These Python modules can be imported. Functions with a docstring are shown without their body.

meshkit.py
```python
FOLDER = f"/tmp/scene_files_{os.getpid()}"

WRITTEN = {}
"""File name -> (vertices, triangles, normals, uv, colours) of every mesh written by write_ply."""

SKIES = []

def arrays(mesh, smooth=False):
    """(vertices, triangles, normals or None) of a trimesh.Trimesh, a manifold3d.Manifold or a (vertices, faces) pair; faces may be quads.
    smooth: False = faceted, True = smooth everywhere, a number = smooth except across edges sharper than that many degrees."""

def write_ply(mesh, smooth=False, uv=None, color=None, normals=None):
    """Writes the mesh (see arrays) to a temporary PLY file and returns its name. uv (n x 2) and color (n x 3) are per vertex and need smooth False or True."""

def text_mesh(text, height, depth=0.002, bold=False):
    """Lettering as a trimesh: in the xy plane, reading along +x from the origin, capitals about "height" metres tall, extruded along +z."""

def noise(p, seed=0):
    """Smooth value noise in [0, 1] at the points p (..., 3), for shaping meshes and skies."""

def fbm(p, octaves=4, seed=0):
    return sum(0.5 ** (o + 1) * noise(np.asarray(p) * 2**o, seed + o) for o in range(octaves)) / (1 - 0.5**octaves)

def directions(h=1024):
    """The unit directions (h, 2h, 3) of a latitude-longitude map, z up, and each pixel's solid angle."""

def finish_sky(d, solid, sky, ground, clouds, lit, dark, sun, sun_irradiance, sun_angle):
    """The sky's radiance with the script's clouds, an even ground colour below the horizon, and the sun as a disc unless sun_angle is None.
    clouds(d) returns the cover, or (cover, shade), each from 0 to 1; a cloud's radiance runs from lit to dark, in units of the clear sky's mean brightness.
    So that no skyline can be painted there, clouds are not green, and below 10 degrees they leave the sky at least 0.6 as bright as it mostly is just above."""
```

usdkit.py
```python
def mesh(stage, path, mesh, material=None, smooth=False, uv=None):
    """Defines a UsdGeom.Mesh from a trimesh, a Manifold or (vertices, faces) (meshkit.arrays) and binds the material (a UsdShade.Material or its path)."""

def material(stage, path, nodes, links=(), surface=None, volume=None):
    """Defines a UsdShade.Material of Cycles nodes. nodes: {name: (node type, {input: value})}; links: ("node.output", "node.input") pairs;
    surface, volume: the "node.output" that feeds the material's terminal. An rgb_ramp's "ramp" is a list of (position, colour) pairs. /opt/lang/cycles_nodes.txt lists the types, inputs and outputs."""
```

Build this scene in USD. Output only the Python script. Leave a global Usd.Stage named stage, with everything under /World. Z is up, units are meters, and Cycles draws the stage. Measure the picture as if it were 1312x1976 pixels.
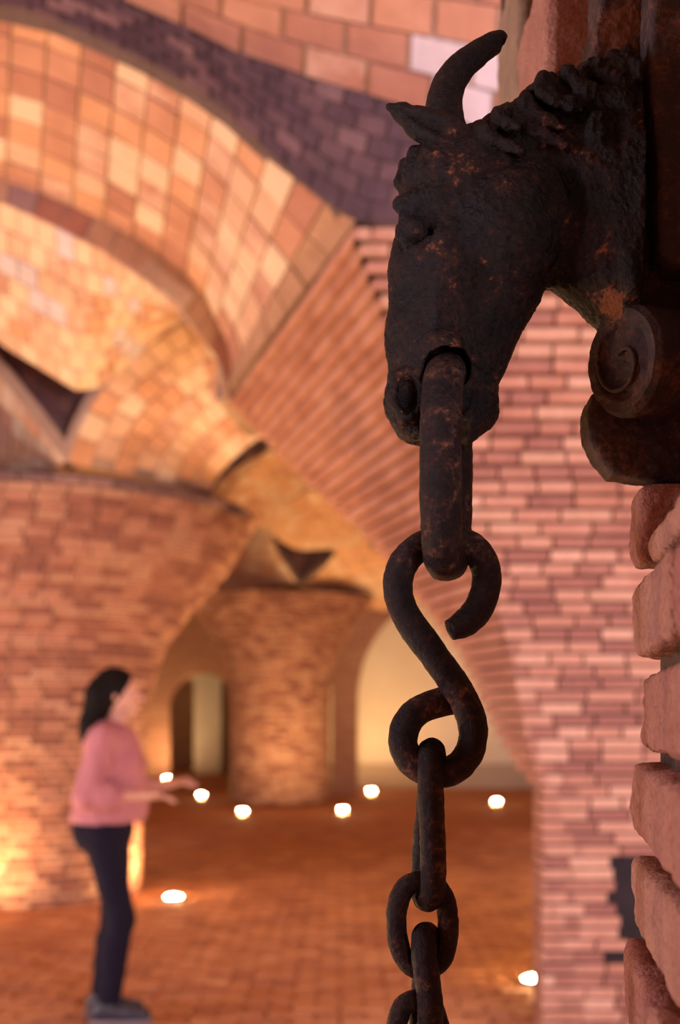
import math, random
import numpy as np, trimesh
import usdkit, meshkit
from pxr import Usd, UsdGeom, UsdLux, Gf, Sdf, UsdShade

stage = Usd.Stage.CreateInMemory()
UsdGeom.SetStageUpAxis(stage, 'Z')
UsdGeom.SetStageMetersPerUnit(stage, 1.0)
UsdGeom.Xform.Define(stage, '/World')
UsdGeom.Scope.Define(stage, '/World/Looks')
rng = random.Random(7)

# ------------------------------------------------------------------ camera
W, H = 1312, 1976
F, HZ, CAMZ = 2200.0, 1380.0, 1.45        # focal length in pixels, horizon row, eye height
cam = UsdGeom.Camera.Define(stage, '/World/camera')
AP = 14.9
cam.CreateHorizontalApertureAttr(AP)
cam.CreateVerticalApertureAttr(AP * H / W)
cam.CreateFocalLengthAttr(AP * F / W)
cam.CreateVerticalApertureOffsetAttr((HZ - H / 2) / W * AP)
cam.CreateClippingRangeAttr(Gf.Vec2f(0.05, 200))
cam.CreateFStopAttr(3.6)
cam.CreateFocusDistanceAttr(0.70)
cam.CreateExposureAttr(0.8)
cam.AddTranslateOp().Set(Gf.Vec3d(0, 0, CAMZ))
cam.AddRotateXOp().Set(90.0)

# ------------------------------------------------------------------ light: daylight from the street door behind, lamps in the floor (see floor_uplight)
DOOR_POWER, LAMP_POWER = 14.5, 1150.0
DOOR_X0, DOOR_X1, DOOR_Z1 = 1.1, 4.9, 3.0
sky = UsdLux.DomeLight.Define(stage, '/World/sky_light')
sky.CreateColorAttr(Gf.Vec3f(0.70, 0.74, 1.0)); sky.CreateIntensityAttr(1.0)
day = UsdLux.RectLight.Define(stage, '/World/door_daylight')
day.CreateWidthAttr(DOOR_X1 - DOOR_X0); day.CreateHeightAttr(DOOR_Z1 - 0.1)
day.CreateColorAttr(Gf.Vec3f(1.0, 0.83, 1.0)); day.CreateIntensityAttr(DOOR_POWER)
win = UsdLux.RectLight.Define(stage, '/World/added_window_light')
WIN_Y0, WIN_Y1, WIN_Z0, WIN_Z1 = -1.0, 3.0, .5, 3.1          # added unseen window in the left wall, lights the pillar's left faces
win.CreateWidthAttr(WIN_Z1 - WIN_Z0); win.CreateHeightAttr(WIN_Y1 - WIN_Y0)
win.CreateColorAttr(Gf.Vec3f(1.0, 0.84, 1.0)); win.CreateIntensityAttr(DOOR_POWER * 0.6)
win.AddTranslateOp().Set(Gf.Vec3d(-8.98, (WIN_Y0 + WIN_Y1) / 2, (WIN_Z0 + WIN_Z1) / 2)); win.AddRotateYOp().Set(-90.0)
day.AddTranslateOp().Set(Gf.Vec3d((DOOR_X0 + DOOR_X1) / 2, -3.98, DOOR_Z1 / 2 + 0.05)); day.AddRotateXOp().Set(90.0)

# ------------------------------------------------------------------ helpers
used = {}
def numbered(parent, name):
    k = used.get((parent, name), 0); used[(parent, name)] = k + 1
    return parent + '/' + (name if k == 0 else '%s_%03d' % (name, k))
def tag(p, label=None, cat=None, group=None, kind=None):
    for k, v in (('label', label), ('category', cat), ('group', group), ('kind', kind)):
        if v: p.SetCustomDataByKey(k, v)
    return p
def thing(name, label, cat=None, group=None, kind=None, loc=(0, 0, 0)):
    x = UsdGeom.Xform.Define(stage, numbered('/World', name))
    if any(loc): x.AddTranslateOp().Set(Gf.Vec3d(*map(float, loc)))
    return tag(x.GetPrim(), label, cat, group, kind)
def obj(name, m, mat, parent=None, smooth=False, label=None, category=None, group=None, kind=None):
    pp = str(parent.GetPath()) if parent else '/World'
    return tag(usdkit.mesh(stage, numbered(pp, name), m, mat, smooth).GetPrim(), label, category, group, kind)

def toned(prim, ms, tones=None):                      # one tone for each piece of a joined part
    t = np.concatenate([np.full(len(m[0]), rng.random() if tones is None else tones[i], np.float32) for i, m in enumerate(ms)])
    UsdGeom.PrimvarsAPI(prim).CreatePrimvar('tone', Sdf.ValueTypeNames.FloatArray, 'vertex').Set(t.tolist())
def P(px, py, y):                         # a point of the place at distance y, seen at this pixel
    return np.array([(px - W / 2) * y / F, y, CAMZ + (HZ - py) * y / F])
def floor_at(px, py):
    y = CAMZ * F / (py - HZ); return np.array([(px - W / 2) * y / F, y, 0.0])

HEX = np.array([[0,2,1],[0,3,2],[4,5,6],[4,6,7],[0,1,5],[0,5,4],[1,2,6],[1,6,5],[2,3,7],[2,7,6],[3,0,4],[3,4,7]])
def hexa(c):                              # 8 corners: bottom ring 0-3, top ring 4-7
    c = np.asarray(c, float)
    m = trimesh.Trimesh(c, HEX, process=False)
    f = HEX if m.volume > 0 else HEX[:, ::-1]
    return c, f
def join(ms):
    vs, fs, n = [], [], 0
    for v, f in ms:
        vs.append(v); fs.append(np.asarray(f) + n); n += len(v)
    return np.vstack(vs), np.vstack(fs)
def box(x0, x1, y0, y1, z0, z1):
    return hexa([[x0,y0,z0],[x1,y0,z0],[x1,y1,z0],[x0,y1,z0],[x0,y0,z1],[x1,y0,z1],[x1,y1,z1],[x0,y1,z1]])
def lathe(prof, n=64, a0=0.0, a1=2*math.pi, c=(0, 0)):
    full = abs(a1 - a0 - 2*math.pi) < 1e-6
    a = np.linspace(a0, a1, n, endpoint=not full)
    v = np.array([[c[0] + r*math.cos(t), c[1] + r*math.sin(t), z] for r, z in prof for t in a])
    f = []; m = len(prof)
    for i in range(m - 1):
        for j in range(n if full else n - 1):
            k = (j + 1) % n
            f += [[i*n+j, i*n+k, (i+1)*n+k], [i*n+j, (i+1)*n+k, (i+1)*n+j]]
    return v, np.array(f)
def spline(pts, n):
    from scipy.interpolate import CubicSpline
    p = np.asarray(pts, float); closed = np.allclose(p[0], p[-1])
    t = np.r_[0, np.cumsum(np.linalg.norm(np.diff(p, axis=0), axis=1))]
    cs = CubicSpline(t, p, bc_type='periodic' if closed else 'natural')
    return cs(np.linspace(0, t[-1], n)), closed
def tube(path, rad, k=20, closed=False, rough=0.0, seed=0, flat=None):
    p = np.asarray(path, float)
    if closed: p = p[:-1] if np.allclose(p[0], p[-1]) else p
    n = len(p); rad = np.broadcast_to(np.asarray(rad, float), (n,))
    t = (np.roll(p, -1, 0) - np.roll(p, 1, 0)) if closed else np.gradient(p, axis=0)
    t /= np.linalg.norm(t, axis=1, keepdims=True)
    ref = np.array([0.13, 0.9, 0.31]) if flat is None else np.asarray(flat, float)
    u = np.cross(t, ref); u /= np.linalg.norm(u, axis=1, keepdims=True); w = np.cross(t, u)
    a = np.arange(k) * 2*math.pi / k
    v = p[:, None] + rad[:, None, None] * (np.cos(a)[None, :, None]*u[:, None] + np.sin(a)[None, :, None]*w[:, None])
    nrm = v - p[:, None]; v = v.reshape(-1, 3)
    if rough:
        d = meshkit.fbm(v * 90, 4, seed) - 0.5 + 0.6 * (meshkit.fbm(v * 330, 3, seed + 9) - 0.5)
        v = v + (nrm.reshape(-1, 3) / np.linalg.norm(nrm.reshape(-1, 3), axis=1, keepdims=True)) * (rough * d)[:, None]
    f = []
    for i in range(n if closed else n - 1):
        j = (i + 1) % n
        for q in range(k):
            r = (q + 1) % k
            f += [[i*k+q, i*k+r, j*k+r], [i*k+q, j*k+r, j*k+q]]
    f = np.array(f)
    if not closed:
        v = np.vstack([v, p[0] - t[0]*rad[0]*0.25, p[-1] + t[-1]*rad[-1]*0.25]); b = n*k
        f = np.vstack([f, [[q, b, (q+1) % k] for q in range(k)], [[(n-1)*k+(q+1) % k, b+1, (n-1)*k+q] for q in range(k)]])
    if trimesh.Trimesh(v, f, process=False).volume < 0: f = f[:, ::-1]
    return v, f

# distance fields, merged smoothly and turned into one surface
class Field:
    def __init__(s, lo, hi, step):
        s.lo, s.step = np.asarray(lo, float), step
        s.n = np.ceil((np.asarray(hi, float) - s.lo) / step).astype(int) + 1
        s.d = np.full(s.n, 1e3, np.float32)
    def cut(s, lo, hi):
        a = np.clip(np.floor((lo - s.lo) / s.step).astype(int), 0, s.n); b = np.clip(np.ceil((hi - s.lo) / s.step).astype(int) + 1, 0, s.n)
        sl = tuple(slice(i, j) for i, j in zip(a, b))
        g = np.meshgrid(*[np.arange(i, j, dtype=np.float32) * s.step + s.lo[q] for q, (i, j) in enumerate(zip(a, b))], indexing='ij')
        return sl, g
    def put(s, sl, e, k, sub):
        d = s.d[sl]
        if sub: d, e = -d, e
        h = np.maximum(k - np.abs(d - e), 0) / k
        r = np.minimum(d, e) - h*h*k/4
        s.d[sl] = -r if sub else r
    def cone(s, a, ra, b, rb, k=0.01, sc=(1, 1, 1), sub=False):
        a, b, sc = np.asarray(a, float), np.asarray(b, float), np.asarray(sc, float); R = max(ra, rb)
        m = R * sc + k*2 + 3*s.step
        sl, g = s.cut(np.minimum(a, b) - m, np.maximum(a, b) + m)
        q = [(g[i] - a[i]) / sc[i] for i in range(3)]; w = (b - a) / sc; L = max(w @ w, 1e-12)
        t = np.clip((q[0]*w[0] + q[1]*w[1] + q[2]*w[2]) / L, 0, 1)
        e = np.sqrt((q[0]-t*w[0])**2 + (q[1]-t*w[1])**2 + (q[2]-t*w[2])**2) - (ra + (rb - ra)*t)
        s.put(sl, (e * sc.min()).astype(np.float32) if sc.min() < 1 else e.astype(np.float32), k, sub)
    def ball(s, c, r, k=0.01, sub=False, rot=0.0):
        c, r = np.asarray(c, float), np.asarray(r, float) * np.ones(3)
        m = r.max() + k*2 + 3*s.step
        sl, g = s.cut(c - m, c + m)
        q = [g[i] - c[i] for i in range(3)]
        if rot:
            cc, ss = math.cos(rot), math.sin(rot); q[0], q[1] = cc*q[0] + ss*q[1], -ss*q[0] + cc*q[1]
        k0 = np.sqrt(sum((q[i]/r[i])**2 for i in range(3))); k1 = np.sqrt(sum((q[i]/r[i]**2)**2 for i in range(3)))
        s.put(sl, (k0*(k0-1)/np.maximum(k1, 1e-9)).astype(np.float32), k, sub)
    def mesh(s):
        d = s.d; ins = d < 0; nx, ny, nz = d.shape
        C = [(i, j, k) for i in (0, 1) for j in (0, 1) for k in (0, 1)]
        sub = lambda A, c: A[c[0]:nx-1+c[0], c[1]:ny-1+c[1], c[2]:nz-1+c[2]]
        cnt = sum(sub(ins, c).astype(np.int8) for c in C)
        act = np.argwhere((cnt > 0) & (cnt < 8))
        idx = np.full((nx-1, ny-1, nz-1), -1, np.int32); idx[tuple(act.T)] = np.arange(len(act))
        val = {c: d[tuple((act + c).T)] for c in C}
        acc, num = np.zeros((len(act), 3)), np.zeros(len(act))
        for c in C:
            for ax in range(3):
                if c[ax] == 0:
                    e = list(c); e[ax] = 1; e = tuple(e); a, b = val[c], val[e]
                    m = (a < 0) != (b < 0)
                    t = np.where(m, a / np.where(m, a - b, 1), 0)
                    p = np.tile(np.array(c, float), (len(act), 1)); p[:, ax] = t
                    acc[m] += p[m]; num[m] += 1
        v = (act + acc / num[:, None]) * s.step + s.lo
        F_ = []
        for ax in range(3):
            o1, o2 = (ax + 1) % 3, (ax + 2) % 3
            sl0 = [slice(None)]*3; sl1 = [slice(None)]*3; sl0[ax] = slice(0, -1); sl1[ax] = slice(1, None)
            e = np.argwhere(ins[tuple(sl0)] != ins[tuple(sl1)])
            ok = (e[:, o1] > 0) & (e[:, o2] > 0) & (e[:, o1] < d.shape[o1]-1) & (e[:, o2] < d.shape[o2]-1); e = e[ok]
            fl = ins[tuple(e.T)]
            q = []
            for da, db in ((-1, -1), (0, -1), (0, 0), (-1, 0)):
                c = e.copy(); c[:, o1] += da; c[:, o2] += db; q.append(idx[tuple(c.T)])
            q = np.stack(q, 1); q[~fl] = q[~fl][:, ::-1]
            F_.append(q[:, [0, 1, 2]]); F_.append(q[:, [0, 2, 3]])
        f = np.vstack(F_)
        return v, f
def vnormals(v, f):
    return meshkit.arrays((v, f), True)[2]

# ------------------------------------------------------------------ materials
def M(name, nodes, links, out): return usdkit.material(stage, '/World/Looks/' + name, nodes, links, surface=out)
def brickmat(name, cols, scale=7.0, rough=0.85, bump=0.25, speck=0.25, island=False):
    n = {'g': ('geometry', {}), 'n1': ('noise_texture', {'scale': scale, 'detail': 5.0, 'roughness': 0.6}),
         'n2': ('noise_texture', {'scale': scale*9, 'detail': 4.0, 'roughness': 0.65}),
         'r1': ('rgb_ramp', {'ramp': [(0.3 + 0.4*i/max(len(cols)-1, 1), c) for i, c in enumerate(cols)]}),
         'r2': ('rgb_ramp', {'ramp': [(0.3, (1-speck,)*3), (0.6, (1.0, 1.0, 1.0))]}),
         'mx': ('mix_color', {'blend_type': 'multiply', 'fac': 1.0}),
         'b': ('bump', {'strength': bump, 'distance': 0.006}),
         'p': ('principled_bsdf', {'roughness': rough, 'specular_ior_level': 0.25})}
    l = [('g.position', 'n1.vector'), ('g.position', 'n2.vector'), ('n2.fac', 'r2.fac'), ('r1.color', 'mx.a'), ('r2.color', 'mx.b'),
         ('mx.result', 'p.base_color'), ('n2.fac', 'b.height'), ('b.normal', 'p.normal')]
    if island:
        n['at'] = ('attribute', {'attribute': 'tone'}); n['mf'] = ('mix_float', {'fac': 0.15}); n['mr'] = ('map_range', {'from_min': 0.0, 'from_max': 1.0, 'to_min': 0.2, 'to_max': 0.8})
        l += [('at.fac', 'mr.value'), ('mr.result', 'mf.a'), ('n1.fac', 'mf.b'), ('mf.result', 'r1.fac')]
    else: l += [('n1.fac', 'r1.fac')]
    return M(name, n, l, 'p.BSDF')
def plain(name, col, rough=0.8, **kw):
    return M(name, {'p': ('principled_bsdf', {'base_color': col, 'roughness': rough, **kw})}, [], 'p.BSDF')

RED = [brickmat('brick_red_%d' % i, c) for i, c in enumerate([
    [(.36,.15,.085),(.48,.22,.13)], [(.44,.20,.12),(.56,.29,.18)], [(.30,.12,.075),(.42,.19,.115)],
    [(.47,.24,.14),(.57,.32,.195)], [(.40,.17,.10),(.58,.30,.19)], [(.26,.105,.07),(.37,.16,.10)]])]
REDSTUFF = brickmat('brick_stuff', [(.29,.12,.08),(.34,.15,.095),(.42,.19,.115),(.48,.23,.14),(.52,.265,.16),(.58,.32,.2)], scale=7, island=True)
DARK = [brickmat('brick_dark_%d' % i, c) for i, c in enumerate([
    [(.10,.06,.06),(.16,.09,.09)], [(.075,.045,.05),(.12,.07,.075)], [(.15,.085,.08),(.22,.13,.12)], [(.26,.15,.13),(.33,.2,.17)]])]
TILE = [brickmat('tile_%d' % i, c, scale=5.0, speck=0.12) for i, c in enumerate([
    [(.62,.44,.28),(.72,.54,.36)], [(.42,.20,.12),(.54,.28,.17)], [(.55,.33,.20),(.66,.43,.28)],
    [(.34,.15,.10),(.45,.22,.14)], [(.50,.25,.13),(.62,.34,.19)], [(.38,.16,.10),(.66,.44,.30)], [(.50,.42,.41),(.62,.53,.52)]])]
MORTAR = brickmat('mortar', [(.36,.24,.16),(.46,.32,.22)], scale=20)
MORTARD = brickmat('mortar_dark', [(.10,.065,.055),(.15,.10,.085)], scale=20)
SPRING = brickmat('springer', [(.34,.19,.11),(.46,.27,.16)], scale=6)
PLASTER = brickmat('plaster_cream', [(.74,.62,.44),(.80,.69,.51)], scale=2, speck=0.05, bump=0.05)
DADO = brickmat('plaster_dado', [(.46,.35,.23),(.52,.40,.27)], scale=2, speck=0.1)
GREYP = brickmat('plaster_grey', [(.42,.36,.30),(.5,.44,.36)], scale=2, speck=0.1)
SHELL = brickmat('rubble_shell', [(.32,.17,.10),(.42,.23,.14)], scale=3)
PAVE = [brickmat('paver_%d' % i, c, scale=4.0, rough=0.85) for i, c in enumerate([
    [(.60,.27,.115),(.70,.33,.145)], [(.54,.23,.10),(.64,.29,.125)], [(.62,.29,.13),(.72,.35,.155)], [(.44,.18,.085),(.58,.25,.115)]])]
PAVESTUFF = brickmat('paver_stuff', [(.46,.19,.09),(.62,.28,.125),(.74,.36,.16)], island=True, rough=0.85)

# ------------------------------------------------------------------ the shell: floor, outer walls, roof, street door opening behind
floor = obj('floor', box(-9, 7, -4, 32, -0.2, -0.035), brickmat('floor_bed', [(.46,.20,.09),(.62,.28,.125)], scale=4.0, rough=0.85), kind='structure', label='orange brown block paved cellar floor')
obj('ceiling', box(-9, 7, -4, 32, 5.2, 5.5), SHELL, kind='structure', label='dark rubble roof above the tiled vaults')
obj('wall_left', join([box(-9.3, -9, -4, WIN_Y0, -0.2, 5.5), box(-9.3, -9, WIN_Y1, 32, -0.2, 5.5), box(-9.3, -9, WIN_Y0, WIN_Y1, -0.2, WIN_Z0), box(-9.3, -9, WIN_Y0, WIN_Y1, WIN_Z1, 5.5)]), SHELL, kind='structure', label='dark brick wall along the left of the cellar')
obj('wall_right', box(7, 7.3, -4, 32, -0.2, 5.5), SHELL, kind='structure', label='dark brick wall along the right of the cellar')
obj('wall_back', box(-9, 7, 32, 32.3, -0.2, 5.5), SHELL, kind='structure', label='brown wall closing the far end of the passage')
obj('wall_front', join([box(-9, DOOR_X0, -4.3, -4, -0.2, 5.5), box(DOOR_X1, 7, -4.3, -4, -0.2, 5.5), box(DOOR_X0, DOOR_X1, -4.3, -4, DOOR_Z1, 5.5)]), SHELL, kind='structure', label='wall with the open street door behind the viewer')

# block paving, laid in rows
PX, PY, G = 0.24, 0.12, 0.008
cells = []
for r in range(int((15 - 4.4) / PY)):
    y = 4.4 + r*PY
    xl = -656/F*(y + .3) - .3; xr = min(400/F*y, 2.2)
    c0, c1 = int(math.floor(xl / PX)) - 1, int(xr / PX) + 1
    for c in range(c0, c1):
        x = (c + 0.5*(r % 2)) * PX
        cells.append((x, y))
def near_view(c):
    px, py = W/2 + F*(c[0]+PX/2)/c[1], HZ + F*CAMZ/c[1]
    return c[1] + (100 if not (-60 < px < 1060 and py < 2000) else 0)
cells.sort(key=near_view)
stuff = []
for i, (x, y) in enumerate(cells):
    t = rng.uniform(-0.006, 0.0); a = rng.uniform(-0.004, 0.004)
    m = hexa([[x+G,y+G,-.06],[x+PX-G,y+G,-.06],[x+PX-G,y+PY-G,-.06],[x+G,y+PY-G,-.06],[x+G,y+G,t-a],[x+PX-G,y+G,t+a],[x+PX-G,y+PY-G,t+a],[x+G,y+PY-G,t-a]])
    if i < 300: obj('paver', m, rng.choice(PAVE), floor)
    else: stuff.append(m)
toned(obj('distant_pavers', join(stuff), PAVESTUFF, floor, kind='stuff'), stuff)

# ------------------------------------------------------------------ vaults: ruled soffits between two springing curves, lined with tiles
def resample(pts, n):
    p = np.array([P(*q) for q in pts]); t = np.r_[0, np.cumsum(np.linalg.norm(np.diff(p, axis=0), axis=1))]; t /= t[-1]
    u = np.linspace(0, 1, n)
    return np.stack([np.interp(u, t, p[:, i]) for i in range(3)], 1)
def vault(name, label, A, B, nu, nv, mats, pick, back=MORTAR, joint=0.035, thick=0.09, stagger=0.0, part='tile', first=None):
    """A and B: edges as (pixel x, pixel y, distance); nu tiles along, nv across."""
    N = 48
    a, b = resample(A, N + 1), resample(B, N + 1)
    S = lambda u, v: (1-v)*np.array([np.interp(u, np.linspace(0, 1, N+1), a[:, i]) for i in range(3)]) + v*np.array([np.interp(u, np.linspace(0, 1, N+1), b[:, i]) for i in range(3)])
    eye = np.array([0, 0, CAMZ])
    def nrm(u, v):
        e = 0.03
        du = S(min(u+e, 1), v) - S(max(u-e, 0), v); dv = S(u, 1) - S(u, 0)
        n = np.cross(du, dv); n /= max(np.linalg.norm(n), 1e-9)
        return n if n @ (eye - S(u, v)) > 0 else -n
    us = np.linspace(0, 1, N//2 + 1); vs = np.linspace(0, 1, 5)
    lo = np.array([[S(u, v) - 0.012*nrm(u, v) for v in vs] for u in us]); hi = np.array([[S(u, v) - (0.012+thick)*nrm(u, v) for v in vs] for u in us])
    m, k = len(us), len(vs); V = np.vstack([lo.reshape(-1, 3), hi.reshape(-1, 3)]); f = []; o = m*k
    for i in range(m-1):
        for j in range(k-1):
            q = [i*k+j, (i+1)*k+j, (i+1)*k+j+1, i*k+j+1]
            f += [[q[0], q[1], q[2]], [q[0], q[2], q[3]], [q[2]+o, q[1]+o, q[0]+o], [q[3]+o, q[2]+o, q[0]+o]]
    def rim(seq):
        for p_, q_ in zip(seq[:-1], seq[1:]): f.extend([[p_, p_+o, q_+o], [p_, q_+o, q_]])
    rim([i*k for i in range(m)][::-1]); rim([i*k+k-1 for i in range(m)]); rim([j for j in range(k)]); rim([(m-1)*k+j for j in range(k)][::-1])
    T = obj(name, (V, np.array(f)), back, None, kind='structure', label=label)
    for i in range(nu):
        for j in range(nv):
            sh = stagger * (j % 2) / nu
            u0, u1 = (i + joint)/nu + sh, (i + 1 - joint)/nu + sh
            if u0 >= 1: continue
            u1 = min(u1, 1.0)
            v0, v1 = (j + joint)/nv, (j + 1 - joint)/nv
            cs = [(u0, v0), (u1, v0), (u1, v1), (u0, v1)]
            pr = rng.uniform(0, 0.008)
            n = nrm((u0+u1)/2, (v0+v1)/2)
            pts = [S(*c) for c in cs]
            c8 = [p - n*0.03 for p in pts] + [p + n*(pr + rng.uniform(-.003, .003)) for p in pts]
            obj(part, hexa(c8), mats[pick(i, j)], T)
    return T
ZT = 3.3
V1_near = [(690,425,4.28),(630,388,4.28),(560,330,4.28),(480,252,4.28),(400,180,4.28),(250,95,4.28),(100,28,4.28),(-60,-10,4.28),(-260,-40,4.28)]
V1_far = [(440,758,6.67),(452,690,6.5),(380,545,6.1),(290,480,5.9),(200,425,5.75),(100,380,5.65),(0,345,5.6),(-120,315,5.55),(-260,290,5.5)]
def pick1(i, j):
    if i == 0: return 7
    return rng.choice([0, 0, 2, 1, 1, 4, 3, 5, 3, 4])
vault('tiled_vault', 'wide vault lined with chequered cream and red tiles, upper left', V1_near, V1_far, 15, 7, TILE + [SPRING], pick1)
band_lo = [(446,775,6.68),(425,700,6.5),(345,592,6.1),(270,532,5.9),(190,480,5.75),(90,428,5.65),(0,390,5.6),(-120,360,5.55),(-260,335,5.5)]
vault('brick_arch_ring', 'narrow brown brick ring edging the far side of the chequered vault', V1_far, band_lo, 18, 1, [SPRING, DARK[3], RED[5]], lambda i, j: rng.choice([0, 0, 1, 2]), part='brick', joint=0.03)
V2_near = [(352,600,6.1),(270,532,5.9),(190,480,5.75),(90,428,5.65),(0,390,5.6),(-120,360,5.55)]
V2_far = [(366,612,6.9),(290,662,7.1),(200,745,7.3),(155,757,7.3),(80,712,7.2),(0,662,7.1),(-120,590,7.0)]
vault('tiled_vault', 'pale tiled vault coming to a point above the big round column', V2_near, V2_far, 14, 7, TILE, lambda i, j: rng.choice([0, 0, 2, 2, 4, 5, 0, 6]), stagger=0.5)
V3_near = [(132,895,7.58),(150,832,7.55),(180,772,7.5),(230,712,7.45),(290,665,7.4),(350,625,7.2),(380,612,7.1),(425,645,6.95),(452,695,6.8),(447,768,6.7)]
V3_far = [(405,950,8.6),(415,928,8.5),(430,906,8.4),(455,882,8.2),(480,860,7.9),(516,838,7.5)]
vault('tiled_vault', 'tiled arch soffit between the big round column and the corbelled pillar', V3_near, V3_far, 12, 7, TILE, lambda i, j: rng.choice([0, 2, 4, 4, 2, 5, 0]), stagger=0.5)
V3L_near = [(122,893,7.58),(60,808,7.6),(0,732,7.6),(-80,650,7.6)]
V3L_far = [(108,908,8.0),(0,925,9.0),(-120,925,9.5)]
vault('tiled_vault', 'orange tiled arch soffit rising left from the big round column', V3L_near, V3L_far, 8, 5, TILE, lambda i, j: rng.choice([4, 2, 0, 4, 1]))
def spandrel(label, top, bot, nu, nv, mats=DARK):  # shade of the vault pockets is put into the dark brick colour
    vault('shaded_spandrel', label, top, bot, nu, nv, mats[:3], lambda i, j: rng.randrange(3), back=MORTARD, part='brick', stagger=0.5, joint=0.04)
spandrel('brick darkened for the shade between the vaults above the big round column',
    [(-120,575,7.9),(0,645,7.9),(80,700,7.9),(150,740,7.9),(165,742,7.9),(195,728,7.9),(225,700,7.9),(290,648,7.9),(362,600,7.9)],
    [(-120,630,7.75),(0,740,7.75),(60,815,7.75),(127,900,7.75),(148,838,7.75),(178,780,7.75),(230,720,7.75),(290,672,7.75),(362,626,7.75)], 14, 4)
V4_near = [(402,956,10),(432,913,10),(470,889,10),(520,866,10)]
V4_far = [(488,1018,12.5),(515,1003,12.5),(560,966,12.5),(615,922,12.5)]
vault('tiled_vault', 'small orange tiled vault behind the corbelled pillar, below the dark slot', V4_near, V4_far, 7, 6, TILE, lambda i, j: rng.choice([4, 2, 4, 2, 1]), stagger=0.5)
spandrel('brick darkened for the shade in the slot between two tiled vaults beside the corbelled pillar', [(395,940,9.7),(425,885,9.7),(530,800,9.7)], [(402,960,9.9),(432,917,9.9),(525,866,9.9)], 6, 2)
V5_near = [(498,1012,13),(555,970,13),(606,936,13),(650,975,13),(730,1050,13)]
V5_far = [(538,1042,16),(575,1063,16),(642,1058,16),(740,1050,16)]
vault('tiled_vault', 'smooth orange vault above the slender far column', V5_near, V5_far, 8, 5, TILE, lambda i, j: rng.choice([4, 4, 2]), stagger=0.5, joint=0.03)
spandrel('small triangle of brick darkened for the shade between vaults above the far column', [(525,1020,17.2),(590,1046,17.2),(665,1035,17.2)], [(548,1060,17),(580,1126,17),(625,1075,17)], 5, 3)
vault('tiled_vault', 'bright arch soffit rising left from the far column', [(545,1040,17),(562,1075,17.4),(577,1122,17.8)], [(465,985,19),(420,1080,19.5),(390,1150,20)], 5, 5, TILE, lambda i, j: rng.choice([0, 2, 4]))
vault('tiled_vault', 'orange arch soffit rising right from the far column', [(582,1124,17.8),(605,1088,17.5),(640,1060,17),(760,1035,16.5)], [(600,1160,19),(680,1165,19.5),(740,1180,20),(860,1140,20)], 6, 5, TILE, lambda i, j: rng.choice([2, 4, 4]))
# the dark ring that faces the door, and the vault of the near bay above it
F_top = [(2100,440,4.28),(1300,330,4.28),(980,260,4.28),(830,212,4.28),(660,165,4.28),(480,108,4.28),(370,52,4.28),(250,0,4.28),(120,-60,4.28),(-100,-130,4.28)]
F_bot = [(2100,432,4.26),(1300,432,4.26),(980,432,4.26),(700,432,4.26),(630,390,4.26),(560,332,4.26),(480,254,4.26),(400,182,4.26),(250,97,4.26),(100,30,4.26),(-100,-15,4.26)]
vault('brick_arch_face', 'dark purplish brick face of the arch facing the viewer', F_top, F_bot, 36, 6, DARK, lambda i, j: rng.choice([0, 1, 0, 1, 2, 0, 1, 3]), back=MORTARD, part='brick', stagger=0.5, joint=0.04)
V0_a = [(1700,380,4.27),(1060,280,4.27)] + [(x, y + 4, 4.27) for x, y, _ in F_top[2:9]]
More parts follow.
